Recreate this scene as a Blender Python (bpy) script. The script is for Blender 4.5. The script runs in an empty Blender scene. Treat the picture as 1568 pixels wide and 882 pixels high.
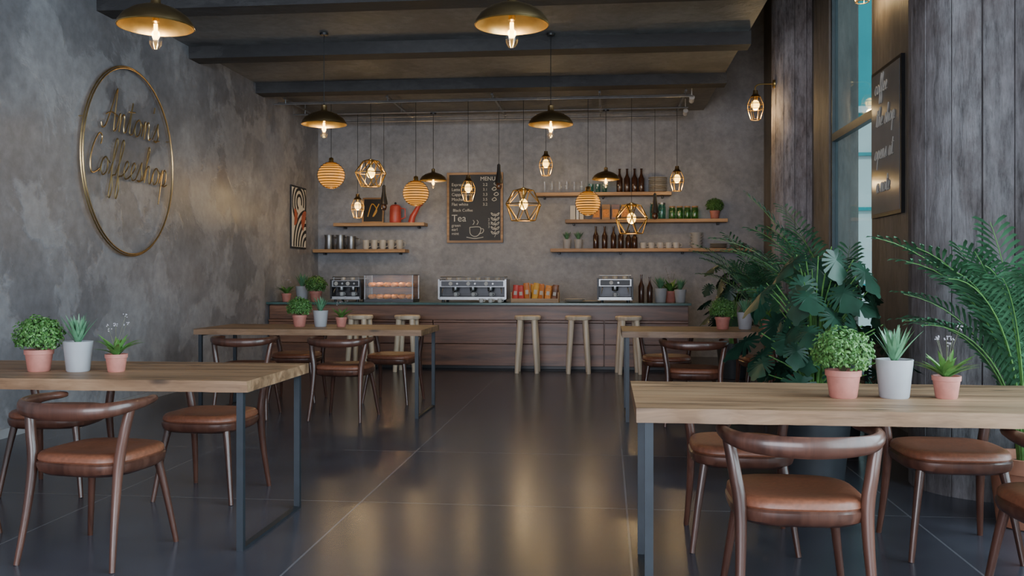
import bpy, bmesh, math, random
from mathutils import Vector, Matrix
R = math.radians
random.seed(7)
COL = bpy.context.scene.collection

# ---------------------------------------------------------------- materials
def new_mat(name):
    m = bpy.data.materials.new(name); m.use_nodes = True
    nt = m.node_tree
    b = nt.nodes['Principled BSDF']
    return m, nt, b
def N(nt, t, **kw):
    n = nt.nodes.new(t)
    for k, v in kw.items():
        if k in n.inputs: n.inputs[k].default_value = v
        else: setattr(n, k, v)
    return n
def ramp(nt, stops, interp='LINEAR'):
    r = nt.nodes.new('ShaderNodeValToRGB'); r.color_ramp.interpolation = interp
    e = r.color_ramp.elements
    while len(e) < len(stops): e.new(0.5)
    for i, (p, c) in enumerate(stops):
        e[i].position = p
        e[i].color = (c[0], c[1], c[2], 1) if not isinstance(c, (int, float)) else (c, c, c, 1)
    return r
def coords(nt, kind, scale=(1,1,1), loc=(0,0,0), rot=(0,0,0)):
    mp = nt.nodes.new('ShaderNodeMapping')
    mp.inputs['Scale'].default_value = scale; mp.inputs['Location'].default_value = loc; mp.inputs['Rotation'].default_value = rot
    if kind == 'world':
        g = nt.nodes.new('ShaderNodeNewGeometry'); nt.links.new(g.outputs['Position'], mp.inputs['Vector'])
    else:
        g = nt.nodes.new('ShaderNodeTexCoord'); nt.links.new(g.outputs['Object'], mp.inputs['Vector'])
    return mp
def mixc(nt, fac, a, b, mode='MIX'):
    m = nt.nodes.new('ShaderNodeMix'); m.data_type = 'RGBA'; m.blend_type = mode
    for sock, v in ((m.inputs[0], fac), (m.inputs[6], a), (m.inputs[7], b)):
        if hasattr(v, 'is_output'): nt.links.new(v, sock)
        elif isinstance(v, (int, float)): sock.default_value = v
        else: sock.default_value = (v[0], v[1], v[2], 1)
    return m.outputs[2]

def simple(name, col, rough=0.5, metal=0.0, var=0.12, scale=12, bump=0.0, spec=0.5, coat=0.0, emit=None, es=0):
    m, nt, b = new_mat(name)
    mp = coords(nt, 'object')
    n = N(nt, 'ShaderNodeTexNoise', Scale=scale, Detail=2.0)
    nt.links.new(mp.outputs[0], n.inputs['Vector'])
    lo = [c*(1-var) for c in col]; hi = [min(1, c*(1+var)) for c in col]
    r = ramp(nt, [(0.3, lo), (0.7, hi)])
    nt.links.new(n.outputs['Fac'], r.inputs[0]); nt.links.new(r.outputs[0], b.inputs['Base Color'])
    b.inputs['Roughness'].default_value = rough; b.inputs['Metallic'].default_value = metal
    b.inputs['Specular IOR Level'].default_value = spec; b.inputs['Coat Weight'].default_value = coat
    if bump:
        bp = N(nt, 'ShaderNodeBump', Strength=bump, Distance=0.01)
        nt.links.new(n.outputs['Fac'], bp.inputs['Height']); nt.links.new(bp.outputs[0], b.inputs['Normal'])
    if emit:
        b.inputs['Emission Color'].default_value = (*emit, 1); b.inputs['Emission Strength'].default_value = es
    return m

def plaster(name, dark, mid, light, sc=(1,1,1), rough=.5, bumpv=.35, seed=0, patch=(.50,.56), pw=.5):
    m, nt, b = new_mat(name)
    mp = coords(nt, 'world', scale=sc, loc=(seed, seed*2.1, seed*.7))
    L = nt.links.new
    a = N(nt, 'ShaderNodeTexNoise', Scale=.8, Detail=4.0, Roughness=.6, Distortion=.2)
    p = N(nt, 'ShaderNodeTexNoise', Scale=1.5, Detail=6.0, Roughness=.6, Distortion=.25)
    f = N(nt, 'ShaderNodeTexNoise', Scale=11.0, Detail=5.0, Roughness=.65)
    for x in (a, p, f): L(mp.outputs[0], x.inputs['Vector'])
    ra = ramp(nt, [(.3, dark), (.5, mid), (.72, light)])
    L(a.outputs['Fac'], ra.inputs[0])
    rp = ramp(nt, [(patch[0], 0.0), (patch[1], pw)])
    L(p.outputs['Fac'], rp.inputs[0])
    c1 = mixc(nt, rp.outputs[0], ra.outputs[0], light)
    rf = ramp(nt, [(.3, .80), (.7, 1.16)])
    L(f.outputs['Fac'], rf.inputs[0])
    c2 = mixc(nt, 1.0, c1, rf.outputs[0], 'MULTIPLY')
    L(c2, b.inputs['Base Color'])
    rr = ramp(nt, [(.3, rough-.08), (.7, rough+.08)]); L(a.outputs['Fac'], rr.inputs[0]); L(rr.outputs[0], b.inputs['Roughness'])
    ad = N(nt, 'ShaderNodeMath', operation='MULTIPLY_ADD'); L(f.outputs['Fac'], ad.inputs[0]); ad.inputs[1].default_value = .35; L(rp.outputs[0], ad.inputs[2])
    bp = N(nt, 'ShaderNodeBump', Strength=bumpv, Distance=.02); L(ad.outputs[0], bp.inputs['Height']); L(bp.outputs[0], b.inputs['Normal'])
    return m

def wood(name, c1, c2, c3, axis='x', rough=.45, gs=1.0, kind='object', coat=0.0, bumpv=.25, knots=True):
    m, nt, b = new_mat(name); L = nt.links.new
    sl, sc = 1.2*gs, 16*gs
    s = {'x': (sl, sc, sc), 'y': (sc, sl, sc), 'z': (sc, sc, sl)}[axis]
    mp = coords(nt, kind, scale=s)
    n = N(nt, 'ShaderNodeTexNoise', Scale=1.0, Detail=4.0, Roughness=.6, Distortion=.8); L(mp.outputs[0], n.inputs['Vector'])
    s2 = tuple(v*.22 for v in s)
    mp2 = coords(nt, kind, scale=s2)
    n2 = N(nt, 'ShaderNodeTexNoise', Scale=1.0, Detail=3.0, Distortion=1.5); L(mp2.outputs[0], n2.inputs['Vector'])
    r = ramp(nt, [(.28, c1), (.5, c2), (.72, c3)]); L(n.outputs['Fac'], r.inputs[0])
    r2 = ramp(nt, [(.3, .55), (.65, 1.15)]); L(n2.outputs['Fac'], r2.inputs[0])
    c = mixc(nt, 1.0, r.outputs[0], r2.outputs[0], 'MULTIPLY')
    if knots:
        s3 = tuple((2.6 if v == sl else 7.5) for v in s)
        mp3 = coords(nt, kind, scale=s3)
        v = N(nt, 'ShaderNodeTexVoronoi', Scale=1.0); L(mp3.outputs[0], v.inputs['Vector'])
        rk = ramp(nt, [(.05, .22), (.16, 1.0)]); L(v.outputs['Distance'], rk.inputs[0])
        c = mixc(nt, 1.0, c, rk.outputs[0], 'MULTIPLY')
    L(c, b.inputs['Base Color'])
    b.inputs['Roughness'].default_value = rough; b.inputs['Coat Weight'].default_value = coat
    if bumpv:
        bp = N(nt, 'ShaderNodeBump', Strength=bumpv, Distance=.004); L(n.outputs['Fac'], bp.inputs['Height']); L(bp.outputs[0], b.inputs['Normal'])
    return m

def thin_glass(name, tint=(1,1,1), gl=.12, rough=.03):
    m = bpy.data.materials.new(name); m.use_nodes = True; nt = m.node_tree; nt.nodes.clear()
    o = N(nt, 'ShaderNodeOutputMaterial'); t = N(nt, 'ShaderNodeBsdfTransparent'); g = N(nt, 'ShaderNodeBsdfGlossy')
    t.inputs[0].default_value = (*tint, 1); g.inputs['Roughness'].default_value = rough
    mx = N(nt, 'ShaderNodeMixShader'); lw = N(nt, 'ShaderNodeLayerWeight', Blend=.25)
    r = ramp(nt, [(0, gl*.5), (1, min(1, gl*5))])
    nt.links.new(lw.outputs['Facing'], r.inputs[0]); nt.links.new(r.outputs[0], mx.inputs[0])
    nt.links.new(t.outputs[0], mx.inputs[1]); nt.links.new(g.outputs[0], mx.inputs[2]); nt.links.new(mx.outputs[0], o.inputs[0])
    return m

def board_concrete(name, k=1.0):
    m, nt, b = new_mat(name); L = nt.links.new
    mp = coords(nt, 'object', scale=(8, 8, 1.3))
    n = N(nt, 'ShaderNodeTexNoise', Scale=2.6, Detail=8.0, Roughness=.78, Distortion=.15); L(mp.outputs[0], n.inputs['Vector'])
    mp2 = coords(nt, 'object', scale=(1.6, 1.6, 1.0))
    n2 = N(nt, 'ShaderNodeTexNoise', Scale=1.8, Detail=5.0, Roughness=.65); L(mp2.outputs[0], n2.inputs['Vector'])
    r = ramp(nt, [(.30, [v*k for v in (.045,.038,.040)]), (.47, [v*k for v in (.19,.175,.182)]), (.75, [v*k for v in (.36,.335,.35)])]); L(n.outputs['Fac'], r.inputs[0])
    r2 = ramp(nt, [(.40, (.62,.56,.55)), (.55, (.95,.94,.95)), (.68, (1.15,1.14,1.16))]); L(n2.outputs['Fac'], r2.inputs[0])
    c = mixc(nt, 1.0, r.outputs[0], r2.outputs[0], 'MULTIPLY'); L(c, b.inputs['Base Color'])
    b.inputs['Roughness'].default_value = .85
    bp = N(nt, 'ShaderNodeBump', Strength=.8, Distance=.02); L(n.outputs['Fac'], bp.inputs['Height']); L(bp.outputs[0], b.inputs['Normal'])
    return m

def floor_mat():
    m, nt, b = new_mat('floor_dark_tile'); L = nt.links.new
    mp = coords(nt, 'world', loc=(-.1, -.55, 0))
    br = N(nt, 'ShaderNodeTexBrick', offset=0.0, squash=1.0)
    br.inputs['Scale'].default_value = 1.0; br.inputs['Mortar Size'].default_value = .005
    br.inputs['Brick Width'].default_value = 1.41; br.inputs['Row Height'].default_value = 1.41
    L(mp.outputs[0], br.inputs['Vector'])
    n = N(nt, 'ShaderNodeTexNoise', Scale=3.0, Detail=5.0, Roughness=.6)
    g = coords(nt, 'world'); L(g.outputs[0], n.inputs['Vector'])
    r = ramp(nt, [(.3, (.040,.039,.051)), (.7, (.058,.057,.072))]); L(n.outputs['Fac'], r.inputs[0])
    c = mixc(nt, br.outputs['Fac'], r.outputs[0], (.13,.125,.14)); L(c, b.inputs['Base Color'])
    b.inputs['Roughness'].default_value = .235
    b.inputs['Specular IOR Level'].default_value = .30
    return m

M = {}
M['wall_l'] = plaster('plaster_left', (.145,.138,.150), (.195,.188,.203), (.36,.35,.37), rough=.36, seed=3, bumpv=.28, patch=(.50,.545), pw=.45)
M['wall_b'] = plaster('plaster_back', (.175,.175,.188), (.235,.234,.25), (.335,.333,.355), rough=.5, seed=8, bumpv=.25, pw=.35)
M['wall_r'] = plaster('plaster_window_side', (.085,.074,.068), (.14,.125,.115), (.22,.20,.185), sc=(2,2,.5), rough=.6, seed=5)
M['ceil'] = plaster('concrete_ceiling', (.10,.098,.10), (.155,.153,.156), (.23,.228,.232), rough=.55, seed=11)
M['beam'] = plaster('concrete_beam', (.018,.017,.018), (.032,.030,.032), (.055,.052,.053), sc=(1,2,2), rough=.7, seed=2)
M['column'] = board_concrete('board_formed_concrete', .85)
M['column_lit'] = board_concrete('board_formed_concrete_lit', 1.5)  # same concrete, colour lightened to stand in for light on the far column
M['floor'] = floor_mat()
M['table'] = wood('oak_table_top', (.10,.050,.024), (.245,.135,.072), (.38,.23,.13), 'x', rough=.5, bumpv=.5)
M['walnut'] = wood('walnut_counter', (.055,.021,.011), (.165,.066,.034), (.29,.13,.072), 'x', rough=.38, gs=.8, knots=False)
M['shelf'] = wood('shelf_wood', (.26,.14,.06), (.42,.24,.11), (.52,.32,.17), 'x', rough=.5, knots=False)
M['chair'] = wood('chair_walnut', (.040,.015,.010), (.080,.031,.020), (.13,.055,.036), 'z', rough=.33, coat=.2, bumpv=0, knots=False)
M['stool'] = wood('stool_beech', (.58,.45,.31), (.72,.58,.43), (.82,.68,.53), 'z', rough=.45, knots=False, bumpv=0)
M['leather'] = simple('leather_brown', (.18,.062,.032), .42, scale=60, bump=.12, var=.18)
M['steel_leg'] = simple('painted_steel', (.026,.032,.040), .45, .4)
M['brass'] = simple('aged_brass', (.60,.41,.15), .33, 1.0)
M['brass_d'] = simple('bronze', (.30,.205,.10), .38, 1.0)
M['gold'] = simple('gold_tube', (.66,.48,.24), .34, 1.0)
M['black'] = simple('black_metal', (.018,.018,.02), .4, .3)
M['grey_metal'] = simple('conduit_metal', (.30,.30,.31), .35, .8)
M['steel'] = simple('brushed_steel', (.30,.305,.315), .36, 1.0, var=.06)
M['steel_d'] = simple('dark_steel', (.07,.07,.075), .4, .7, var=.06)
M['glass'] = thin_glass('clear_glass', gl=.06)
M['glass_teal'] = thin_glass('teal_glass', (.35,.75,.70), .15)
M['glass_green'] = thin_glass('green_glass', (.45,.75,.45), .15)
M['win_glass'] = thin_glass('window_glass', (.9,1,1), .05)
M['fil'] = simple('filament_glow', (1,.7,.3), .5, emit=(1,.52,.08), es=14)
M['fil_s'] = simple('bulb_glow', (1,.75,.35), .5, emit=(1,.58,.10), es=6)
M['terra'] = simple('pink_terracotta', (.42,.16,.125), .6, scale=30, bump=.05)
M['greypot'] = simple('grey_ceramic', (.34,.34,.36), .5, var=.06)
M['darkpot'] = simple('dark_planter', (.035,.038,.044), .45)
M['terra2'] = simple('terracotta_planter', (.30,.12,.07), .7, scale=20, bump=.1)
M['soil'] = simple('soil', (.03,.02,.014), .95, scale=90, bump=.6)
M['leaf1'] = simple('leaf_green', (.09,.22,.05), .45, var=.3, scale=25)
M['leaf2'] = simple('leaf_dark', (.016,.050,.030), .38, var=.4, scale=8)
M['leaf3'] = simple('leaf_aloe', (.10,.23,.125), .4, var=.25, scale=30)
M['leaf4'] = simple('leaf_palm', (.060,.165,.085), .45, var=.35, scale=8)
M['leafb'] = simple('leaf_bush', (.05,.14,.028), .5, var=.35, scale=40)
M['leafb2'] = simple('leaf_bush_light', (.10,.23,.055), .5, var=.3, scale=40)
M['flower'] = simple('pale_flower', (.36,.32,.36), .7)
M['stem'] = simple('stem_brown', (.10,.10,.045), .6)
M['white'] = simple('white_ceramic', (.55,.54,.53), .3, var=.04)
M['cream'] = simple('cream_ceramic', (.45,.42,.38), .4, var=.05)
M['red'] = simple('red_enamel', (.50,.07,.05), .35)
M['bottle'] = simple('brown_bottle', (.05,.022,.014), .12, var=.1)
M['chalk'] = simple('chalkboard', (.012,.012,.013), .5, var=.2)
M['chalkw'] = simple('chalk_white', (.62,.60,.55), .9)
M['paper'] = simple('poster_paper', (.62,.58,.53), .7, var=.04)
M['ink'] = simple('poster_ink', (.02,.02,.022), .6)
M['rust'] = simple('poster_rust', (.40,.10,.05), .6)
M['teal_top'] = simple('teal_counter_top', (.03,.085,.078), .22, var=.2)
M['bread'] = simple('pastry', (.70,.27,.06), .6, scale=40, bump=.2, var=.3)
M['pk_red'] = simple('packet_red', (.50,.05,.04), .35)
M['pk_yel'] = simple('packet_yellow', (.62,.34,.06), .35)
M['pk_or'] = simple('packet_orange', (.55,.18,.04), .35)
M['signp'] = simple('sign_panel', (.22,.215,.215), .14, var=.1, scale=3)
M['win_frame'] = simple('window_frame', (.045,.06,.07), .45)
M['teal_build'] = simple('teal_facade', (.008,.27,.30), .5, scale=1.0)
M['pale_build'] = simple('pale_facade', (.52,.62,.62), .7, scale=1.0)
M['ground'] = simple('pavement', (.35,.35,.34), .9, scale=2.0)
M['trim'] = simple('skirting_paint', (.30,.29,.30), .6)
M['globe'] = simple('amber_globe', (.20,.07,.01), .5, var=.35, scale=9, emit=(1,.40,.05), es=1.15)

# ---------------------------------------------------------------- mesh builder
class MB:
    def __init__(s): s.v = []; s.f = []; s.m = []; s.mats = []; s.T = Matrix.Identity(4)
    def mi(s, k):
        if k not in s.mats: s.mats.append(k)
        return s.mats.index(k)
    def add(s, vs, fs, k):
        o = len(s.v); i = s.mi(k)
        s.v += [tuple(s.T @ Vector(p)) for p in vs]
        for f in fs: s.f.append(tuple(o+a for a in f)); s.m.append(i)
    def box(s, x0, x1, y0, y1, z0, z1, k):
        vs = [(x0,y0,z0),(x1,y0,z0),(x1,y1,z0),(x0,y1,z0),(x0,y0,z1),(x1,y0,z1),(x1,y1,z1),(x0,y1,z1)]
        s.add(vs, [(3,2,1,0),(4,5,6,7),(0,1,5,4),(1,2,6,5),(2,3,7,6),(3,0,4,7)], k)
    def lathe(s, prof, c=(0,0,0), seg=20, k='black', M4=None):
        vs = []; fs = []
        for (r, z) in prof:
            for i in range(seg):
                a = 2*math.pi*i/seg
                p = Vector((r*math.cos(a), r*math.sin(a), z))
                if M4: p = M4 @ p
                vs.append((c[0]+p[0], c[1]+p[1], c[2]+p[2]))
        n = len(prof)
        for j in range(n-1):
            for i in range(seg):
                a = j*seg+i; b = j*seg+(i+1) % seg
                fs.append((a, b, b+seg, a+seg))
        if prof[0][0] > 1e-5: fs.append(tuple(range(seg))[::-1])
        if prof[-1][0] > 1e-5: fs.append(tuple(range((n-1)*seg, n*seg)))
        s.add(vs, fs, k)
    def lathe_open(s, prof, c=(0,0,0), seg=20, k='black'):
        vs = []; fs = []
        for (r, z) in prof:
            for i in range(seg):
                a = 2*math.pi*i/seg; vs.append((c[0]+r*math.cos(a), c[1]+r*math.sin(a), c[2]+z))
        for j in range(len(prof)-1):
            for i in range(seg):
                a = j*seg+i; b = j*seg+(i+1) % seg; fs.append((a, b, b+seg, a+seg))
        s.add(vs, fs, k)
    def ring(s, r, z, t, k, c=(0,0), seg=24, ts=5):
        s.tube([(c[0]+r*math.cos(2*math.pi*i/seg), c[1]+r*math.sin(2*math.pi*i/seg), z) for i in range(seg)], t, ts, k, closed=True)
    def superlathe(s, prof, hx, hy, n=3.2, c=(0,0,0), seg=36, k='black'):
        vs = []; fs = []
        for (sc, z) in prof:
            for i in range(seg):
                a = 2*math.pi*i/seg; ca, sa = math.cos(a), math.sin(a)
                x = math.copysign(abs(ca)**(2/n), ca)*hx*sc; y = math.copysign(abs(sa)**(2/n), sa)*hy*sc
                vs.append((c[0]+x, c[1]+y, c[2]+z))
        m = len(prof)
        for j in range(m-1):
            for i in range(seg):
                a = j*seg+i; b = j*seg+(i+1) % seg; fs.append((a, b, b+seg, a+seg))
        fs.append(tuple(range(seg))[::-1]); fs.append(tuple(range((m-1)*seg, m*seg)))
        s.add(vs, fs, k)
    def tube(s, pts, rad, seg=8, k='black', closed=False, up=None):
        P = [Vector(p) for p in pts]; n = len(P)
        if not isinstance(rad, (list,)): rad = [rad]*n
        vs = []; fs = []; nrm = None
        for i in range(n):
            if closed: t = P[(i+1) % n]-P[i-1]
            else: t = P[min(i+1, n-1)]-P[max(i-1, 0)]
            t.normalize()
            if up is not None:
                nn = t.cross(Vector(up)).normalized()
            else:
                if nrm is None:
                    ref = Vector((0,0,1)) if abs(t.z) < .9 else Vector((1,0,0))
                    nn = t.cross(ref).normalized()
                else:
                    nn = (nrm - t*nrm.dot(t)).normalized()
            nrm = nn; b = nn.cross(t)
            r = rad[i]; rw, rh = r if isinstance(r, tuple) else (r, r)
            for j in range(seg):
                a = 2*math.pi*j/seg
                vs.append(tuple(P[i]+nn*(rw*math.cos(a))+b*(rh*math.sin(a))))
        rng = n if closed else n-1
        for i in range(rng):
            for j in range(seg):
                a = i*seg+j; b_ = i*seg+(j+1) % seg; c = ((i+1) % n)*seg+(j+1) % seg; d = ((i+1) % n)*seg+j
                fs.append((a, b_, c, d))
        if not closed: fs.append(tuple(range(seg))[::-1]); fs.append(tuple(range((n-1)*seg, n*seg)))
        s.add(vs, fs, k)
    def sphere(s, c, r, k, seg=14, rings=8, sz=1.0):
        prof = [(max(1e-6, r*math.sin(math.pi*i/rings)), -r*sz*math.cos(math.pi*i/rings)) for i in range(rings+1)]
        s.lathe(prof, c, seg, k)
    def text(s, string, size, k, xf):
        cu = bpy.data.curves.new('t', 'FONT'); cu.body = string; cu.size = size; cu.extrude = .001; cu.resolution_u = 3
        o = bpy.data.objects.new('t', cu); COL.objects.link(o); bpy.context.view_layer.update()
        me = bpy.data.meshes.new_from_object(o)
        s.add([tuple(xf @ v.co) for v in me.vertices], [tuple(p.vertices) for p in me.polygons], k)
        bpy.data.objects.remove(o); bpy.data.meshes.remove(me); bpy.data.curves.remove(cu)
    def mesh(s, name, recalc=True, angle=38):
        me = bpy.data.meshes.new(name); me.from_pydata(s.v, [], s.f); me.update()
        for k in s.mats: me.materials.append(M[k])
        me.polygons.foreach_set('material_index', s.m)
        me.polygons.foreach_set('use_smooth', [True]*len(me.polygons))
        if recalc:
            bm = bmesh.new(); bm.from_mesh(me); bmesh.ops.recalc_face_normals(bm, faces=bm.faces); bm.to_mesh(me); bm.free()
        me.set_sharp_from_angle(angle=R(angle))
        return me
    def obj(s, name, loc=(0,0,0), rz=0, bevel=0, **kw):
        o = place(s.mesh(name, **kw), name, loc, rz)
        if bevel:
            b = o.modifiers.new('bevel', 'BEVEL'); b.width = bevel; b.segments = 2; b.limit_method = 'ANGLE'; b.angle_limit = R(40)
        return o
def place(me, name, loc=(0,0,0), rz=0, sc=1):
    o = bpy.data.objects.new(name, me); COL.objects.link(o); o.location = loc; o.rotation_euler = (0, 0, R(rz)); o.scale = (sc, sc, sc)
    return o
def smooth_pts(pts, sub=6):
    P = [Vector(p) for p in pts]; out = []
    for i in range(len(P)-1):
        p0 = P[max(i-1, 0)]; p1 = P[i]; p2 = P[i+1]; p3 = P[min(i+2, len(P)-1)]
        for j in range(sub):
            t = j/sub
            out.append(.5*((2*p1)+(p2-p0)*t+(2*p0-5*p1+4*p2-p3)*t*t+(3*p1-p0-3*p2+p3)*t**3))
    out.append(P[-1]); return out

# ---------------------------------------------------------------- room shell
XL, XR, YB, YF = -4.47, 2.3, 13.82, -3.2
b = MB(); b.box(XL-.3, XR+.3, YF-.3, YB+.3, -.2, 0, 'floor'); b.obj('floor')
b = MB(); b.box(XL-.3, XL, YF-.3, YB+.3, 0, 3.85, 'wall_l'); b.obj('wall_left')
b = MB(); b.box(XL, XR, YB, YB+.3, 0, 5.2, 'wall_b'); b.obj('wall_back')
W1 = (8.28, 9.84, .25, 4.9); W3 = (-2.2, 4.6, .3, 4.7)
b = MB()
for y0, y1 in ((YF-.3, W3[0]), (W3[1], W1[0]), (W1[1], YB+.3)): b.box(XR, XR+.3, y0, y1, 0, 5.2, 'wall_r')
for w in (W1, W3):
    b.box(XR, XR+.3, w[0], w[1], 0, w[2], 'wall_r'); b.box(XR, XR+.3, w[0], w[1], w[3], 5.2, 'wall_r')
b.obj('wall_right')
b = MB()
b.box(XL, -3.6, YF-.3, YF, 0, 3.85, 'wall_l'); b.box(1.4, XR, YF-.3, YF, 0, 5.2, 'wall_l')
b.box(-3.6, 1.4, YF-.3, YF, 0, .5, 'wall_l'); b.box(-3.6, 1.4, YF-.3, YF, 3.3, 3.85, 'wall_l'); b.obj('wall_front')
b = MB(); b.box(XL-.3, 1.42, YF-.3, YB, 3.67, 3.85, 'ceil'); b.box(1.3, 1.42, YF-.3, YB, 3.85, 5.2, 'ceil')
b.box(1.3, XR+.3, YF-.3, YB+.3, 5.2, 5.35, 'ceil'); b.obj('ceiling')
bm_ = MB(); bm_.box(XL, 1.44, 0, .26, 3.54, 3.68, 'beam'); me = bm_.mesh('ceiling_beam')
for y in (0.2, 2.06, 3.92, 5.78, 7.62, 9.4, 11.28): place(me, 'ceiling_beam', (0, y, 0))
b = MB(); b.box(XL, XL+.015, YF, 11.6, 0, .07, 'trim'); b.obj('baseboard_left')

def window(name, w, nm, trans):
    b = MB(); x0, x1 = XR+.02, XR+.08; t = .055
    b.box(x0, x1, w[0], w[0]+t, w[2], w[3], 'win_frame'); b.box(x0, x1, w[1]-t, w[1], w[2], w[3], 'win_frame')
    b.box(x0, x1, w[0]+t, w[1]-t, w[2], w[2]+t, 'win_frame'); b.box(x0, x1, w[0]+t, w[1]-t, w[3]-t, w[3], 'win_frame')
    for z in trans: b.box(x0, x1, w[0]+t, w[1]-t, z, z+.08, 'win_frame')
    for i in range(1, nm):
        y = w[0]+(w[1]-w[0])*i/nm; b.box(x0+.005, x1-.005, y-.03, y+.03, w[2]+t, w[3]-t, 'win_frame')
    b.box(XR+.05, XR+.054, w[0]+t, w[1]-t, w[2]+t, w[3]-t, 'win_glass'); b.obj(name)
window('window_1', W1, 1, (2.6,)); window('window_2', W3, 4, (2.6,))

# outside
b = MB(); b.box(2.6, 30, -12, 40, -.25, -.05, 'ground'); b.obj('street_ground')
b = MB(); b.box(3.6, 16, 18, 26, -.05, 12, 'teal_build')
b.box(4.55, 16, 17.3, 18, -.05, 4.1, 'pale_build')
for z in (4.3, 7.5, 10.5): b.box(3.6, 16, 17.9, 18, z, z+.12, 'pale_build')
for x in (6, 8.5, 11): b.box(x, x+.2, 17.9, 18, 4.4, 12, 'pale_build')
for z in (1.0, 2.4, 3.4): b.box(4.55, 16, 17.26, 17.3, z, z+.06, 'teal_build')
b.obj('neighbouring_building')

# columns cast in board formwork: separate board faces with narrow recessed seams
def column(loc, r, k, nb=16):
    b = MB(); vs = []; fs = []; ang = []; rnd = random.Random(int(r*100))
    for i in range(nb):
        a0 = 2*math.pi*i/nb; w = 2*math.pi/nb; g = .022; dr = rnd.uniform(-.004, .004)
        ang += [(a0, r-.02), (a0+g*.35, r-.02)]
        for j in range(5): ang.append((a0+g*.5+(w-g)*j/4, r+dr))
    n = len(ang)
    for z in (0, 5.2):
        for a, rr in ang: vs.append((rr*math.cos(a), rr*math.sin(a), z))
    for i in range(n): fs.append((i, (i+1) % n, n+(i+1) % n, n+i))
    fs.append(tuple(range(n))[::-1]); fs.append(tuple(range(n, 2*n)))
    b.add(vs, fs, k); b.obj('concrete_column', loc, angle=20)
column((2.15, 5.5, 0), .40, 'column'); column((2.24, 10.95, 0), .33, 'column_lit')

# ---------------------------------------------------------------- tables
def table_mesh():
    b = MB(); L, W = 2.0, .82
    vs = []; n = 40; rnd = random.Random(3)
    prof = [[rnd.uniform(-.006, .006) for _ in range(n+1)] for _ in range(4)]
    for i in range(n+1):
        x = L*i/n
        vs += [(x, prof[0][i], .70), (x, W+prof[1][i], .70), (x, W+prof[2][i], .75), (x, prof[3][i], .75)]
    fs = []
    for i in range(n):
        a = i*4
        for j in range(4): fs.append((a+j, a+(j+1) % 4, a+4+(j+1) % 4, a+4+j))
    fs += [(0,1,2,3), (n*4+3, n*4+2, n*4+1, n*4)]
    b.add(vs, fs, 'table')
    for x in (.045, L-.045):
        for y in (.04, W-.04): b.box(x-.015, x+.015, y-.013, y+.013, 0, .70, 'steel_leg')
        b.box(x-.015, x+.015, .053, W-.053, 0, .012, 'steel_leg'); b.box(x-.015, x+.015, .053, W-.053, .688, .70, 'steel_leg')
    return b.mesh('dining_table', angle=30)
tm = table_mesh()
for p in ((-3.56, 3.84), (-3.56, 7.58), (.10, 3.2), (.12, 7.58)):
    o = place(tm, 'dining_table', (p[0], p[1], 0))

# ---------------------------------------------------------------- chairs
def chair_mesh():
    b = MB()
    b.superlathe([(.62,.365),(.9,.370),(1.0,.385),(1.03,.405),(1.03,.420),(.99,.428)], .222, .218, 3.4, k='chair')
    b.superlathe([(.96,.420),(1.0,.434),(.99,.450),(.95,.460),(.86,.465),(.6,.459),(.3,.454),(.01,.453)], .225, .220, 3.4, k='leather')
    for sx in (-1, 1):
        b.tube(smooth_pts([(sx*.165,.15,.40),(sx*.19,.175,.25),(sx*.225,.21,0)], 4), [.021-.009*i/8 for i in range(9)], 10, 'chair')
        pts = smooth_pts([(sx*.228,-.245,0),(sx*.212,-.205,.22),(sx*.208,-.175,.42),(sx*.226,-.165,.55),(sx*.246,-.15,.665)], 5)
        nn = len(pts)
        b.tube(pts, [.012+.011*min(1, i/(nn*.5))-.002*max(0, (i-nn*.6)/(nn*.4)) for i in range(nn)], 10, 'chair')
    rail = [(-.222,.05,.678),(-.248,-.02,.677),(-.258,-.10,.674),(-.245,-.18,.668),(-.200,-.245,.660),(-.113,-.285,.655),(0,-.298,.653),
            (.113,-.285,.655),(.200,-.245,.660),(.245,-.18,.668),(.258,-.10,.674),(.248,-.02,.677),(.222,.05,.678)]
    pts = smooth_pts(rail, 5); n = len(pts); rad = []
    for i in range(n):
        t = abs(i/(n-1)-.5)*2; e = 1 if t < .92 else .6+.4*(1-t)/.08
        rad.append(((.017+.006*t)*e, (.036-.019*min(1, t*1.2)**1.5)*e))
    b.tube(pts, rad, 12, 'chair', up=(0,0,1))
    return b.mesh('dining_chair')
cm = chair_mesh()
near = [(-2.2,3.80,-7),(-3.05,3.8,4),(-2.22,7.6,-6),(-3.08,7.6,5),(.655,3.33,0),(1.60,3.3,5),(.70,7.62,-3),(1.55,7.62,6)]
far = [(-2.18,4.86,176),(-3.1,4.9,186),(-2.05,8.62,172),(-3.0,8.62,184),(.60,4.25,178),(1.50,4.22,180),(.55,8.66,178),(1.45,8.66,183)]
for x, y, r in near+far: place(cm, 'dining_chair', (x, y, 0), r)

# ---------------------------------------------------------------- bar stools
b = MB()
b.lathe([(.12,.655),(.155,.66),(.165,.675),(.165,.70),(.155,.71),(.001,.708)], seg=28, k='stool')
for sx in (-1, 1):
    for sy in (-1, 1):
        b.tube([(sx*.085,sy*.085,.66),(sx*.115,sy*.115,.2),(sx*.125,sy*.125,0)], [.036,.032,.026], 10, 'stool')
sm = b.mesh('bar_stool')
for i, x in enumerate((-3.13,-2.52,-.99,-.36,.26)): place(sm, 'bar_stool', (x, 11.38, 0), i*4-8)

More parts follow.
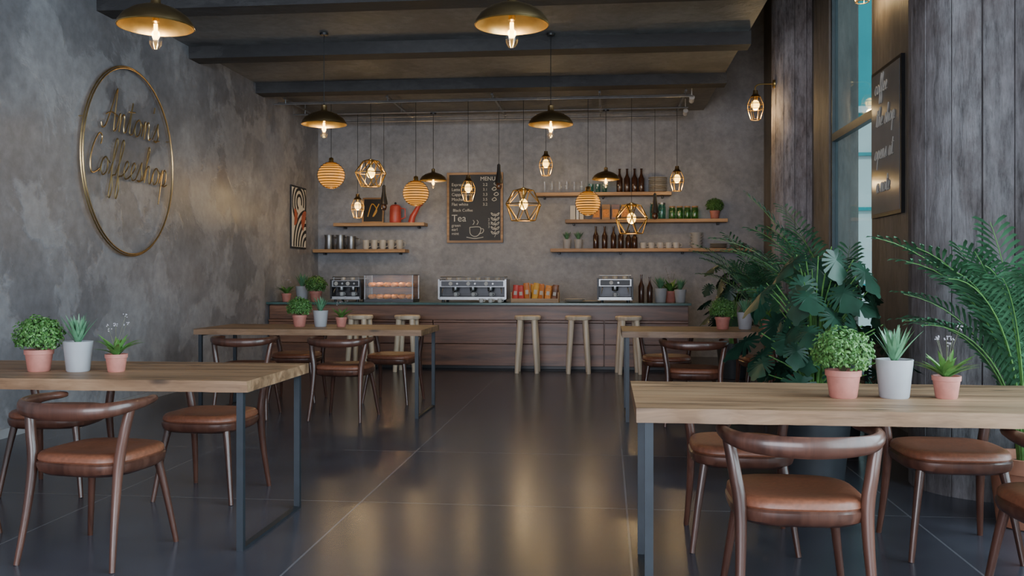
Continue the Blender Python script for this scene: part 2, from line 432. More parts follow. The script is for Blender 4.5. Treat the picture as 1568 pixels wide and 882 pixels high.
# ---------------------------------------------------------------- counter
b = MB()
b.box(-4.46, 1.02, 11.76, 12.38, .05, .83, 'walnut')
b.box(-4.46, 1.0, 11.80, 12.34, 0, .05, 'black')
b.box(-4.46, 1.02, 11.735, 11.76, .64, .815, 'walnut')
xs = [-4.46, -3.36, -2.25, -1.15, -.04, 1.02]
for i in range(5):
    x0, x1 = xs[i]+.006, xs[i+1]-.006
    b.box(x0, x1, 11.70, 11.76, .05, .325, 'walnut'); b.box(x0, x1, 11.70, 11.76, .333, .60, 'walnut')
    b.box(x0, x1, 11.685, 11.76, .606, .634, 'walnut')
b.box(-4.465, 1.05, 11.63, 12.42, .832, .862, 'teal_top')
b.obj('bar_counter', bevel=.003)

# ---------------------------------------------------------------- shelves
def shelf(x0, x1, z):
    b = MB(); b.box(x0, x1, 13.52, 13.82, z-.05, z, 'shelf')
    n = max(2, int((x1-x0)/.8)+1)
    for i in range(n):
        x = x0+.12+(x1-x0-.24)*i/(n-1); b.box(x-.015, x+.015, 13.70, 13.82, z-.08, z-.05, 'black')
    b.obj('wall_shelf', bevel=.004)
for s_ in ((-4.46,-3.03,1.61),(-4.14,-2.74,2.01),(-.84,2.14,1.61),(-.62,1.74,2.04),(-1.06,.935,2.44)): shelf(*s_)

# ---------------------------------------------------------------- small ware
def cup(b, x, y, z, r=.045, h=.10, k='white', handle=True):
    b.lathe([(r*.7,z),(r*.9,z+h*.15),(r,z+h),(r*.92,z+h),(r*.8,z+h*.2),(.001,z+h*.12)], (x,y,0), 16, k)
    if handle: b.tube([(x+r*.9,y,z+h*.8),(x+r*1.6,y,z+h*.75),(x+r*1.6,y,z+h*.35),(x+r*.85,y,z+h*.25)], .006, 6, k)
def bottle(b, x, y, z, r=.038, h=.28, k='bottle'):
    b.lathe([(r*.9,z),(r,z+.01),(r,z+h*.58),(r*.5,z+h*.72),(r*.34,z+h*.8),(r*.34,z+h*.96),(r*.42,z+h*.965),(r*.42,z+h),(.001,z+h)], (x,y,0), 16, k)
def jar(b, x, y, z, r=.05, h=.15, k='glass', lid=None):
    b.lathe([(r*.9,z),(r,z+.01),(r,z+h*.8),(r*.85,z+h*.9),(r*.85,z+h)], (x,y,0), 16, k)
    if lid: b.lathe([(r*.9,z+h),(r*.9,z+h+.02),(.001,z+h+.022)], (x,y,0), 16, lid)
YS = 13.64
b = MB(); z = 1.611
for x, h in ((-4.24,.22),(-4.06,.22),(-3.89,.20)):
    b.lathe([(.065,z),(.07,z+.01),(.06,z+h*.7),(.07,z+h),(.064,z+h),(.05,z+.05),(.001,z+.04)], (x,YS,0), 18, 'steel')
    b.tube([(x+.06,YS,z+h*.85),(x+.12,YS,z+h*.8),(x+.12,YS,z+h*.35),(x+.065,YS,z+h*.25)], .008, 6, 'steel')
b.obj('milk_pitchers')
b = MB()
for x in (-3.66,-3.53,-3.4,-3.27,-3.14): cup(b, x, YS, z, .052, .14, 'cream')
b.obj('coffee_mugs')
b = MB(); z = 2.012
b.T = Matrix.Translation((-3.58,13.74,z)) @ Matrix.Rotation(R(-8), 4, 'X')
b.box(-.17,.17,-.012,.012,0,.40,'shelf'); b.box(-.145,.145,-.016,-.012,.025,.375,'chalk')
b.tube(smooth_pts([(-.08,-.02,.1),(-.02,-.02,.3),(.06,-.02,.2),(.0,-.02,.1),(.09,-.02,.3)],4), .008, 6, 'pk_yel'); b.obj('small_framed_picture')
b = MB()
b.lathe([(.085,z),(.09,z+.02),(.085,z+.20),(.08,z+.25),(.06,z+.27),(.001,z+.28)], (-3.2,13.62,0), 18, 'red')
b.sphere((-3.2,13.62,z+.295), .018, 'black'); b.tube([(-3.12,13.62,z+.22),(-3.05,13.62,z+.21),(-3.05,13.62,z+.08),(-3.12,13.62,z+.05)], .01, 8, 'red')
b.obj('red_canister')
b = MB()
b.T = Matrix.Translation((-2.96,13.64,z)) 
b.tube([(0,0,.0),(.02,0,.09),(.12,0,.26),(.15,0,.30)], [.05,.045,.03,.045], 14, 'red'); b.obj('red_funnel')
z = 1.611
b = MB()
for x in (-.17,-.04,.09,.2,.31,.40): bottle(b, x, YS, z, .042, .33 if x < .3 else .27)
b.obj('brown_bottles')
b = MB()
for x in (.53,.65,.78,.90,1.01): cup(b, x, YS, z, .05, .085, 'white')
b.obj('espresso_cups')
b = MB()
for i in range(5): b.lathe([(.05,z+i*.045),(.1,z+i*.045+.05),(.094,z+i*.045+.05),(.04,z+i*.045+.01)], (1.30,YS,0), 20, 'white')
b.obj('stacked_bowls')
b = MB()
for x in (1.62,1.9):
    for i in range(4): b.lathe([(.07,z+i*.016),(.13,z+i*.016+.018),(.125,z+i*.016+.02),(.001,z+i*.016+.006)], (x,YS,0), 24, 'cream')
b.obj('stacked_plates')
z = 2.041
b = MB(); b.box(-.55,-.47,13.6,13.76,z,z+.21,'cream'); b.box(-.46,-.42,13.6,13.76,z,z+.24,'white'); b.box(-.41,-.35,13.6,13.76,z,z+.19,'paper'); b.obj('recipe_books', bevel=.003)
b = MB()
for i, x in enumerate((-.16,-.02,.12,.26)):
    b.box(x-.06,x+.06,13.58,13.74,z,z+.22,'shelf' if i % 2 else 'walnut'); b.box(x-.045,x+.045,13.575,13.58,z+.03,z+.15,'bread')
b.obj('wooden_tea_boxes', bevel=.004)
b = MB()
for x in (.68,.80): jar(b, x, YS, z, .055, .22, 'glass_teal', 'steel')
b.obj('teal_glass_jars')
b = MB()
for x in (.95,1.06,1.17,1.28): jar(b, x, YS, z, .05, .17, 'glass_green', 'shelf')
b.obj('green_storage_jars')
z = 2.441
b = MB()
for x in (-.93,-.82,-.71,-.6,-.49,-.38): b.lathe_open([(.034,z),(.036,z+.01),(.042,z+.17)], (x,YS,0), 14, 'glass')
for x in (-.24,-.14,-.04): b.lathe_open([(.03,z),(.034,z+.01),(.04,z+.13)], (x,YS,0), 14, 'glass_teal')
b.obj('drinking_glasses')
b = MB()
for x in (.18,.29,.40,.50): bottle(b, x, YS, z, .045, .35, 'bottle')
b.obj('wine_bottles')
b = MB()
for i in range(8): b.lathe([(.08,z+i*.027),(.14,z+i*.027+.022),(.136,z+i*.027+.027),(.001,z+i*.027+.008)], (.74,YS,0), 24, 'cream' if i % 3 else 'white')
b.obj('stacked_plates')

# ---------------------------------------------------------------- counter objects
ZC = .862
def lamp_in(parent, loc, w, r, col):
    l = bpy.data.lights.new('display_light', 'POINT'); l.energy = w; l.color = col; l.shadow_soft_size = r
    o = bpy.data.objects.new('display_light', l); COL.objects.link(o); o.parent = parent; o.location = loc
def espresso(name, x, y, w, h, groups, dark=False):
    b = MB(); b.T = Matrix.Translation((x, y, ZC)); hw = w/2
    for sx in (-1, 1):
        for yy in (-.17, .17): b.lathe([(.018,0),(.018,.03)], (sx*(hw-.05),yy,0), 10, 'black')
    b.box(-hw,hw,-.2,.2,.03,.07,'steel'); b.box(-hw+.02,hw-.02,-.195,-.03,.07,.076,'black')
    b.box(-hw,hw,-.02,.2,.075,h*.6,'steel_d'); b.box(-hw+.03,hw-.03,-.024,-.02,.1,h*.5,'steel_d')
    b.box(-hw,hw,-.2,.2,h*.58,h*.84,'steel'); b.box(-hw+.03,hw-.03,-.205,-.2,h*.61,h*.81,'black' if dark else 'steel_d')
    for sx in (-1, 1): b.box(sx*hw-.012,sx*hw+.012,-.215,.215,.04,h*.88,'steel' if not dark else 'black')
    b.tube([(-hw+.02,-.19,h*.97),(hw-.02,-.19,h*.97),(hw-.02,.19,h*.97),(-hw+.02,.19,h*.97)], .007, 8, 'steel', closed=True)
    for sx in (-1, 1):
        for sy in (-1, 1): b.tube([(sx*(hw-.03),sy*.18,h*.8),(sx*(hw-.03),sy*.18,h*.97)], .006, 6, 'steel')
    for i in range(groups):
        gx = (i-(groups-1)/2)*w*.8/groups if groups > 1 else 0
        b.lathe([(.036,h*.42),(.042,h*.46),(.042,h*.58)], (gx,-.12,0), 16, 'steel')
        b.tube([(gx,-.12,h*.44),(gx,-.3,h*.40)], [.012,.014], 8, 'black')
        b.lathe([(.014,0),(.014,.03)], (gx+.04,-.2,h*.71), 10, 'steel', Matrix.Rotation(R(90), 4, 'X'))
        b.lathe([(.026,0),(.026,.012)], (gx-.05,-.205,h*.71), 14, 'cream', Matrix.Rotation(R(90), 4, 'X'))
        cup(b, gx, -.12, .076, .03, .05, 'white')
    for sx in (-1, 1): b.tube([(sx*(hw-.06),-.19,h*.55),(sx*(hw-.05),-.24,h*.42),(sx*(hw-.05),-.25,.12)], .006, 6, 'steel')
    for i in range(int(w/.14)):
        cup(b, -hw+.09+i*.13, .05, h*.84, .035, .045, 'cream', False)
    b.obj(name, bevel=.004)
espresso('espresso_machine', -1.76, 12.05, .88, .34, 3)
espresso('espresso_machine', .10, 12.05, .44, .36, 1, True)
espresso('espresso_machine', -3.47, 12.1, .40, .34, 2, True)
b = MB()
b.box(-.33,.33,-.2,.2,0,.035,'steel_d'); b.box(-.33,.33,-.2,.2,.352,.362,'steel_d'); b.box(-.31,.31,-.16,.18,.186,.192,'steel_d')
for sx in (-1, 1):
    for sy in (-1, 1): b.box(sx*.322-.006,sx*.322+.006,sy*.192-.006,sy*.192+.006,.035,.352,'steel')
b.box(-.315,.315,-.195,-.193,.035,.352,'glass')
for sx in (-1, 1): b.box(sx*.322-.001,sx*.322+.001,-.184,.184,.035,.352,'glass')
b.box(-.315,.315,.19,.195,.035,.352,'walnut')
for j, zz in enumerate((.068, .226)):
    for i in range(6):
        for yy in (-.11, .02): b.sphere((-.255+i*.102, yy, zz), .045, 'bread', 12, 7, .74)
case = b.obj('pastry_display_case', (-2.87, 12.02, ZC))
lamp_in(case, (-.15,-.14,.32), 1.1, .015, (1,.6,.28)); lamp_in(case, (.15,-.14,.32), 1.1, .015, (1,.6,.28)); lamp_in(case, (0,-.15,.165), .8, .01, (1,.6,.28))
b = MB(); b.T = Matrix.Translation((-.94, 12.0, ZC))
b.box(-.31,.31,-.15,.15,0,.012,'shelf'); b.box(-.31,.31,-.15,-.138,.012,.05,'shelf'); b.box(-.31,.31,.138,.15,.012,.16,'shelf')
for x in (-.31,-.07,.10,.298): b.box(x,x+.012,-.138,.138,.012,.13,'shelf')
T0 = b.T.copy(); rnd = random.Random(5)
ks = ['pk_red','pk_red','pk_or','pk_yel','pk_or','bread','walnut']
for i in range(7):
    for j in range(3):
        b.T = T0 @ Matrix.Translation((-.265+i*.085, -.09+j*.08, .02)) @ Matrix.Rotation(R(-14+rnd.uniform(-5,5)), 4, 'X') @ Matrix.Rotation(R(rnd.uniform(-8,8)), 4, 'Y')
        k = ks[i] if rnd.random() < .85 else 'cream'; h = .17+rnd.uniform(0,.04)+(.03 if 1 < i < 5 else 0)
        b.superlathe([(.95,0),(1,.01),(.98,.012),(1.0,h*.5),(.95,h-.015),(1,h-.01),(1,h)], .040, .018, 2.2, k=k, seg=16)
        b.box(-.02,.02,-.0185,-.0175,h*.35,h*.6,'cream')
b.obj('snack_crate')
b = MB()
for i in range(4): b.lathe([(.09,ZC+i*.01),(.14,ZC+i*.01+.012),(.135,ZC+i*.01+.014),(.001,ZC+i*.01+.005)], (-.42,11.95,0), 24, 'white')
b.obj('serving_plates')
b = MB()
for i in range(2): b.lathe([(.08,ZC+i*.012),(.12,ZC+i*.012+.014),(.116,ZC+i*.012+.016),(.001,ZC+i*.012+.006)], (-.2,11.76,0), 24, 'cream')
b.obj('serving_plates')
b = MB(); bottle(b, .44, 12.0, ZC, .038, .36); bottle(b, .55, 12.03, ZC, .038, .33); b.obj('syrup_bottles')
b = MB()
for x in (-1.62,-1.5,-1.38): cup(b, x, 11.70, ZC, .03, .05, 'white')
b.obj('espresso_cups')

# ---------------------------------------------------------------- chalkboard
b = MB(); hw, hh = .43, .535
b.box(-hw,hw,-.01,.02,-hh,hh,'chalk')
for x0, x1, z0, z1 in ((-hw,-hw+.035,-hh,hh),(hw-.035,hw,-hh,hh),(-hw+.035,hw-.035,hh-.035,hh),(-hw+.035,hw-.035,-hh,-hh+.035)):
    b.box(x0,x1,-.025,.02,z0,z1,'shelf')
RX = Matrix.Rotation(R(90), 4, 'X')
def bt(t, x, z, sz, k='chalkw'): b.text(t, sz, k, Matrix.Translation((x, -.0115, z)) @ RX)
bt('MENU', .08, .41, .085)
for i, (t, p) in enumerate((('Espresso','2.2'),('Latte','3.1'),('Cappuccino','3.3'),('Mocha','3.5'),('Flat white','3.2'))):
    bt(t, -.36, .33-i*.075, .065); bt(p, .12, .33-i*.075, .06)
bt('Black Coffee', -.34, -.06, .06)
bt('Tea', -.36, -.21, .15); bt('green\nearl\nmint', -.36, -.29, .062)
bt('2\n2.5\n3', .2, -.2, .055)
def stroke(pts, k='chalkw', r=.006): b.tube([(p[0], -.014, p[1]) for p in smooth_pts([(q[0], q[1], 0) for q in pts], 5)], r, 6, k)
stroke([(-.08,-.3),(-.07,-.4),(.0,-.44),(.07,-.4),(.08,-.3),(-.08,-.3)]); stroke([(.08,-.32),(.13,-.33),(.12,-.38),(.06,-.4)]); stroke([(-.13,-.45),(0,-.47),(.13,-.45)])
stroke([(-.03,-.26),(-.01,-.22),(-.03,-.19)]); stroke([(.03,-.26),(.05,-.22),(.03,-.19)])
for i in range(5):
    z = -.4+i*.07; stroke([(.3,z-.05),(.32,z),(.3,z+.03)], r=.004); stroke([(.31,z),(.37,z+.04),(.35,z+.0),(.31,z)]); stroke([(.31,z),(.25,z+.04),(.27,z),(.31,z)])
for i in range(4):
    x = .26+.03*(i % 2); z = .12+i*.08; stroke([(x,z),(x+.04,z+.03),(x+.07,z),(x+.03,z-.02),(x,z)])
b.obj('chalkboard_menu', (-2.005, 13.798, 2.245))

# poster on left wall
b = MB(); b.box(0,.02,-.325,.325,-.45,.45,'black'); b.box(.02,.023,-.30,.30,-.425,.425,'paper')
def band(cy, cz, r0, r1, a0, a1, k, x=.026):
    vs = []; fs = []; n = 20
    for i in range(n+1):
        a = R(a0+(a1-a0)*i/n)
        for r in (r0, r1):
            vs.append((x, max(-.30, min(.30, cy+r*math.cos(a))), max(-.425, min(.425, cz+r*math.sin(a)))))
    for i in range(n): fs.append((2*i, 2*i+1, 2*i+3, 2*i+2))
    b.add(vs, fs, k)
for r in (.08,.17,.26): band(.0, .22, r, r+.045, -20, 250, 'ink')
band(.25, -.05, .0, .16, 60, 240, 'rust', .027); band(-.2, .0, .0, .12, -100, 100, 'rust', .028)
for r in (.1,.2,.3,.4,.5): band(.3, -.42, r, r+.05, 60, 180, 'ink', .025)
b.obj('abstract_wall_art', (XL, 12.87, 2.05), recalc=False)

# ---------------------------------------------------------------- script lettering
G = {
'n': (1.0, [[(0,.1),(.15,.8),(.25,1),(.3,.6),(.3,0),(.36,.6),(.55,1),(.7,.85),(.72,.3),(.82,0),(1.0,.12)]]),
't': (.75, [[(0,.12),(.25,.9),(.4,1.8),(.36,1.0),(.35,.2),(.5,0),(.75,.12)], [(.1,1.25),(.4,1.28),(.72,1.33)]]),
'o': (.95, [[(0,.12),(.2,.75),(.5,1),(.22,.8),(.15,.3),(.4,0),(.7,.25),(.72,.75),(.5,1),(.7,.85),(.95,.7)]]),
'a': (.95, [[(.7,.85),(.45,1),(.15,.6),(.2,.1),(.45,.05),(.68,.8),(.68,.2),(.8,0),(.95,.12)]]),
'c': (.8, [[(.65,.8),(.45,1),(.18,.7),(.15,.3),(.4,0),(.8,.15)]]),
's': (.75, [[(0,.12),(.3,.75),(.45,1.1),(.48,.75),(.6,.35),(.45,.0),(.15,.05),(.45,.05),(.75,.12)]]),
'e': (.75, [[(0,.12),(.35,.42),(.58,.75),(.42,1),(.2,.72),(.2,.28),(.42,0),(.75,.12)]]),
'f': (.65, [[(0,.12),(.35,1.0),(.55,1.8),(.42,2.1),(.28,1.6),(.25,0),(.2,-.9),(.33,-1.15),(.47,-.6),(.35,0),(.65,.12)]]),
'h': (.95, [[(0,.12),(.3,1.2),(.45,1.9),(.3,2.05),(.22,1.2),(.2,0),(.3,.7),(.5,1),(.65,.8),(.67,.3),(.78,0),(.95,.12)]]),
'p': (.95, [[(0,.12),(.25,.95),(.25,.4),(.18,-1.1),(.25,.3),(.45,.95),(.7,.85),(.75,.4),(.55,.05),(.32,.12),(.6,.0),(.95,.12)]]),
'A': (1.15, [[(-.35,.25),(-.2,0),(.1,.2),(.5,1.3),(.82,2.3),(.86,1.2),(.9,0),(1.15,.12)], [(.0,.75),(.5,.95),(1.15,.8)]]),
'C': (1.0, [[(.85,1.6),(.9,2.0),(.6,2.15),(.2,1.5),(.08,.7),(.3,.05),(.7,.1),(1.0,.3)]]),
"'": (.25, [[(.12,2.0),(.08,1.65)]]), ' ': (.6, [])}
def script(b, text, u, r, fn, k, slant=.22):
    x = 0
    for ch in text:
        w, st = G[ch]
        for s_ in st:
            pts = smooth_pts([(x+p[0]+slant*p[1], p[1], 0) for p in s_], 4)
            b.tube([fn(p[0]*u, p[1]*u) for p in pts], r, 6, k)
        x += w
b = MB(); cy, cz = 8.12, 2.27
for rr, off in ((.85, 0), (.835, .012)):
    b.tube([(XL+.045+off, cy+rr*.965*math.cos(2*math.pi*i/72), cz+rr*1.03*math.sin(2*math.pi*i/72)) for i in range(72)], .008, 8, 'gold', closed=True)
script(b, "Anton's", .168, .0065, lambda x, y: (XL+.05, 7.66+x, 2.52+y), 'gold')
script(b, "Coffeeshop", .168, .0065, lambda x, y: (XL+.05, 7.40+x, 2.10+y), 'gold')
for a in (20, 90, 160, 270): b.tube([(XL, cy+.82*math.cos(R(a)), cz+.875*math.sin(R(a))), (XL+.05, cy+.82*math.cos(R(a)), cz+.875*math.sin(R(a)))], .005, 6, 'gold')
b.obj('wall_logo_sign')

def framed_sign(name, y0, y1, z0, z1, words):
    b = MB(); x = XR
    b.box(x-.03, x, y0, y1, z0, z1, 'black'); b.box(x-.034, x-.03, y0+.03, y1-.03, z0+.03, z1-.03, 'signp')
    H = (z1-z0)/(len(words)+.5)
    for i, w in enumerate(words):
        script(b, w, .075, .004, lambda px, py, i=i: (x-.038, y1-.12-px-.04*(i % 2), z1-H*(i+.75)+py), 'chalkw')
    b.obj(name)
framed_sign('framed_quote_sign', 7.38, 8.18, 1.70, 2.94, ['coffee', 'the shop', 'opens at', 'a note'])
framed_sign('framed_quote_sign', 12.4, 13.1, 1.85, 2.92, ['coffee', 'then tea', 'spot'])

# ---------------------------------------------------------------- lamps
def bulb_light(parent, loc, w, r=.03):
    l = bpy.data.lights.new('bulb_light', 'POINT'); l.energy = w; l.color = (1, .70, .34); l.shadow_soft_size = r
    o = bpy.data.objects.new('bulb_light', l); COL.objects.link(o); o.parent = parent; o.location = loc
def dome(loc, d=.45, w=13, top=3.66):
    b = MB(); r = d/2; s = d/.45
    out = [(r,0),(r*.985,.022*s),(r*.86,.062*s),(r*.62,.10*s),(r*.34,.125*s),(r*.16,.135*s),(r*.13,.15*s),(r*.13,.19*s),(r*.06,.20*s),(.004,.205*s)]
    b.lathe_open(out, seg=40, k='brass_d')
    b.lathe_open([(a-.003 if a > .02 else a, z-.004) for a, z in out[:7]], seg=40, k='brass')
    b.ring(r, 0, .004*s, 'brass', seg=40)
    z0 = .12*s
    b.lathe([(.012,z0-.10*s),(.021,z0-.09*s),(.021,z0)], seg=14, k='brass')
    zt = z0-.10*s; R_ = .042*s; h = .16*s
    b.lathe([(.001,zt-h),(R_*.5,zt-h*.97),(R_*.9,zt-h*.8),(R_,zt-h*.6),(R_*.85,zt-h*.35),(R_*.5,zt-h*.1),(R_*.45,zt)], seg=16, k='glass')
    b.tube([(0,0,zt-.005),(0,0,zt-h*.62)], [.012,.013], 8, 'fil')
    b.tube([(0,0,.2*s),(0,0,top-loc[2])], .004, 6, 'black')
    b.lathe([(.04,top-loc[2]-.02),(.045,top-loc[2])], seg=16, k='black')
    o = b.obj('dome_pendant_lamp', loc, recalc=False); bulb_light(o, (0,0,zt-h*.4), w)
for p in ((-2.76,5.36),(-.58,5.55),(-2.85,9.0),(-.57,9.25)): dome((p[0], p[1], 2.74))
RZ = 3.50
def small_dome(x, y, z):
    dome((x, y, z), .38, 5, RZ)
def globe(x, y, z, r):
    b = MB(); b.sphere((0,0,0), r*.93, 'globe', 24, 14, .96)
    for i in range(1, 15):
        a = math.pi*i/15; b.ring(r*.965*math.sin(a), -r*.93*math.cos(a), .0060, 'brass_d', seg=28, ts=5)
    b.lathe([(.035,r*.86),(.03,r*.93+.05),(.01,r*.93+.06)], seg=12, k='brass'); b.tube([(0,0,r),(0,0,RZ-z)], .0035, 6, 'black')
    o = b.obj('woven_globe_pendant', (x, y, z), angle=60); bulb_light(o, (0,0,-r-.06), 4.5, .08)
def geo(x, y, z, r):
    b = MB(); h = r*.85; n = 6
    rings = [(r*.52, h), (r, h*.15), (r*.62, -h*.85)]
    pts = [[(q*math.cos(2*math.pi*(i+(.5 if j == 1 else 0))/n), q*math.sin(2*math.pi*(i+(.5 if j == 1 else 0))/n), zz) for i in range(n)] for j, (q, zz) in enumerate(rings)]
    def e(p, q): b.tube([p, q], .007, 6, 'brass')
    for j in range(3):
        for i in range(n): e(pts[j][i], pts[j][(i+1) % n])
    for i in range(n):
        e(pts[0][i], pts[1][i]); e(pts[0][i], pts[1][i-1]); e(pts[2][i], pts[1][i]); e(pts[2][i], pts[1][i-1]); e(pts[0][i], (0,0,h*1.15))
    b.lathe([(.03,h*.75),(.03,h*1.15),(.012,h*1.2)], seg=14, k='brass')
    b.sphere((0,0,h*.15), .058, 'fil_s', 16, 10, 1.25); b.tube([(0,0,h*.5),(0,0,h*.8)], .018, 8, 'brass')
    b.tube([(0,0,h*1.15),(0,0,RZ-z)], .0035, 6, 'black')
    o = b.obj('geometric_cage_pendant', (x, y, z)); bulb_light(o, (0,0,h*.2-.14), 8.5)
def cage_geom(b):
    b.lathe([(.06,.11),(.055,.12),(.035,.14),(.03,.15),(.025,.19),(.001,.19)], seg=20, k='brass_d')
    for i in range(6):
        a = 2*math.pi*i/6; c, s_ = math.cos(a), math.sin(a)
        b.tube([(.055*c,.055*s_,.11),(.09*c,.09*s_,.03),(.09*c,.09*s_,-.03),(.055*c,.055*s_,-.15)], .004, 5, 'brass')
    for rr, zz in ((.09,.03),(.09,-.03),(.055,-.15)): b.ring(rr, zz, .004, 'brass', seg=12)
    b.sphere((0,0,.02), .048, 'fil_s', 14, 8, 1.25); b.tube([(0,0,.06),(0,0,.12)], .018, 8, 'brass')
def cage(x, y, z):
    b = MB(); cage_geom(b); b.tube([(0,0,.19),(0,0,RZ-z)], .0035, 6, 'black')
    o = b.obj('cage_pendant_lamp', (x, y, z)); bulb_light(o, (0,0,-.08), 6)
def bare(x, y, z):
    b = MB()
    b.lathe([(.055,-.10),(.05,-.06),(.035,.02),(.025,.08),(.022,.16),(.001,.18)], seg=16, k='black')
    b.lathe([(.001,-.19),(.03,-.18),(.045,-.14),(.035,-.10)], seg=14, k='bottle'); b.tube([(0,0,.17),(0,0,RZ-z)], .0035, 6, 'black')
    b.obj('black_pendant_socket', (x, y, z))
globe(-3.67,11.9,2.55,.19); globe(-2.52,11.9,2.30,.18); globe(-.25,11.9,2.15,.17)
geo(-3.13,11.9,2.55,.21); geo(-1.09,11.9,2.11,.25); geo(.31,11.9,1.92,.23)
cage(-3.53,12.7,2.18); cage(-1.82,11.9,2.34); cage(-.85,12.7,2.75); cage(.95,12.7,2.52)
small_dome(-2.44,12.7,2.55); small_dome(-.02,12.7,2.54)
bare(-3.15,12.7,2.32); bare(-1.51,12.7,2.6); bare(.65,12.7,2.17)
b = MB()
for y in (11.9,12.7,13.4): b.tube([(-4.46,y,RZ+.012),(1.1,y,RZ+.012)], .012, 8, 'grey_metal')
for y in (12.05,13.3): b.tube([(-4.46,y,RZ+.06),(1.1,y,RZ+.06)], .009, 8, 'grey_metal')
for x in (-4.3,-2.9,-1.5,-.1,1.0):
    b.box(x-.015,x+.015,11.85,13.45,RZ+.07,RZ+.09,'grey_metal')
    for y in (11.9,12.7,13.4): b.tube([(x,y,RZ+.01),(x,y,3.67)], .008, 6, 'grey_metal')
b.obj('ceiling_conduit_rail')
b = MB()
for y in (11.95, 12.9):
    b.tube([(1.08,y,3.67),(1.08,y,3.52)], .008, 6, 'white'); b.lathe([(.03,-.05),(.035,.05)], (1.08,y,3.48), 14, 'white', Matrix.Rotation(R(70), 4, 'X'))
b.obj('track_spotlights')
def wall_lamp(x, y, z, xa):
    b = MB(); cage_geom(b)
    b.tube(smooth_pts([(0,0,.18),(0,0,.23),(.05,0,.26),(xa-x,0,.26)], 4), .008, 8, 'brass')
    b.lathe([(.05,0),(.05,.02)], (xa-x-.02,0,.26), 14, 'brass', Matrix.Rotation(R(90), 4, 'Y'))
    o = b.obj('wall_lamp', (x, y, z)); bulb_light(o, (0,0,-.08), 8)
wall_lamp(1.71, 10.85, 3.17, 1.93); wall_lamp(2.13, 7.95, 3.66, 2.3)

# ---------------------------------------------------------------- plants
def pot(b, r, h, k, rim=True):
    p = [(r*.72,0),(r*.78,.005),(r*.95,h*.78)]
    p += [(r*1.02,h*.79),(r*1.04,h),(r*.93,h),(r*.9,h*.86)] if rim else [(r,h),(r*.92,h),(r*.9,h*.86)]
    b.lathe(p, seg=28, k=k); b.lathe([(r*.9,h*.85),(r*.5,h*.9),(.001,h*.91)], seg=20, k='soil')
def bush_mesh():
    b = MB(); pot(b, .064, .105, 'terra'); rnd = random.Random(1); c = Vector((0,0,.175)); Rr = .108
    for i in range(20):
        a = rnd.uniform(0, 6.28); q = rnd.uniform(.02,.07)
        b.tube([(0,0,.09),(q*math.cos(a),q*math.sin(a),.16)], .0015, 4, 'stem')
    for i in range(2000):
        z = rnd.uniform(-.75, 1); a = rnd.uniform(0, 2*math.pi); q = math.sqrt(1-z*z)
        d = Vector((q*math.cos(a), q*math.sin(a), z*.82)); lump = 1+.12*math.sin(5*a+z*4)*math.cos(6*z)
        p = c+d*Rr*lump*rnd.uniform(.6, 1.04)
        nrm = (d+Vector((rnd.uniform(-.8,.8), rnd.uniform(-.8,.8), rnd.uniform(-.3,1)))).normalized()
        t = nrm.cross(Vector((rnd.uniform(-1,1), rnd.uniform(-1,1), rnd.uniform(-1,1)))).normalized(); s_ = nrm.cross(t); L = rnd.uniform(.007,.012)
        b.add([p-t*L, p-s_*L*.6, p+t*L, p+s_*L*.6, p+nrm*.003], [(0,1,4),(1,2,4),(2,3,4),(3,0,4)], 'leafb' if rnd.random() < .6 else 'leafb2')
    return b.mesh('potted_bush', recalc=False)
def blade(b, base, ang, L, w, lean, k, curl=.0, nseg=6):
    ca, sa = math.cos(ang), math.sin(ang); vs = []; fs = []
    for i in range(nseg+1):
        t = i/nseg
        rr = L*(t*math.sin(lean*.6)+t*t*math.sin(curl*.8+lean*.3)*.4); zz = L*t*math.cos(lean*.6)-L*t*t*curl*.45
        ww = w*(1-t)**.75*(.7+.6*min(t*3, 1)) if t < 1 else .0005
        cx, cy_, cz_ = base[0]+rr*ca, base[1]+rr*sa, base[2]+zz
        vs += [(cx-sa*ww, cy_+ca*ww, cz_+ww*.35), (cx, cy_, cz_), (cx+sa*ww, cy_-ca*ww, cz_+ww*.35)]
    for i in range(nseg):
        a = i*3; fs += [(a,a+1,a+4,a+3),(a+1,a+2,a+5,a+4)]
    b.add(vs, fs, k)
def aloe_mesh():
    b = MB(); pot(b, .068, .145, 'greypot', rim=False); rnd = random.Random(2)
    for i in range(30):
        t = i/30; blade(b, (0,0,.12), i*2.4, rnd.uniform(.12,.18)*(1-.05*t), .011, .15+.75*(1-t)+rnd.uniform(-.1,.1), 'leaf3', .1)
    return b.mesh('potted_aloe', recalc=False)
def flower_mesh():
    b = MB(); pot(b, .05, .085, 'terra'); rnd = random.Random(3)
    for i in range(28): blade(b, (0,0,.07), i*2.4+rnd.uniform(-.2,.2), rnd.uniform(.10,.15), .015, rnd.uniform(.3,1.4), 'leaf1', rnd.uniform(.1,.8))
    for i in range(6):
        a = i*1.1; q = rnd.uniform(.02,.06); h = rnd.uniform(.20,.28)
        b.tube(smooth_pts([(0,0,.07),(q*.3*math.cos(a),q*.3*math.sin(a),h*.6),(q*math.cos(a),q*math.sin(a),h)], 3), .0008, 4, 'stem')
        for j in range(6):
            o = Vector((rnd.uniform(-1,1), rnd.uniform(-1,1), rnd.uniform(-1,1)))*.009
            b.sphere((q*math.cos(a)+o.x, q*math.sin(a)+o.y, h+o.z), .0028, 'flower', 5, 4)
    return b.mesh('potted_flower', recalc=False)
bush, aloe, flow = bush_mesh(), aloe_mesh(), flower_mesh()
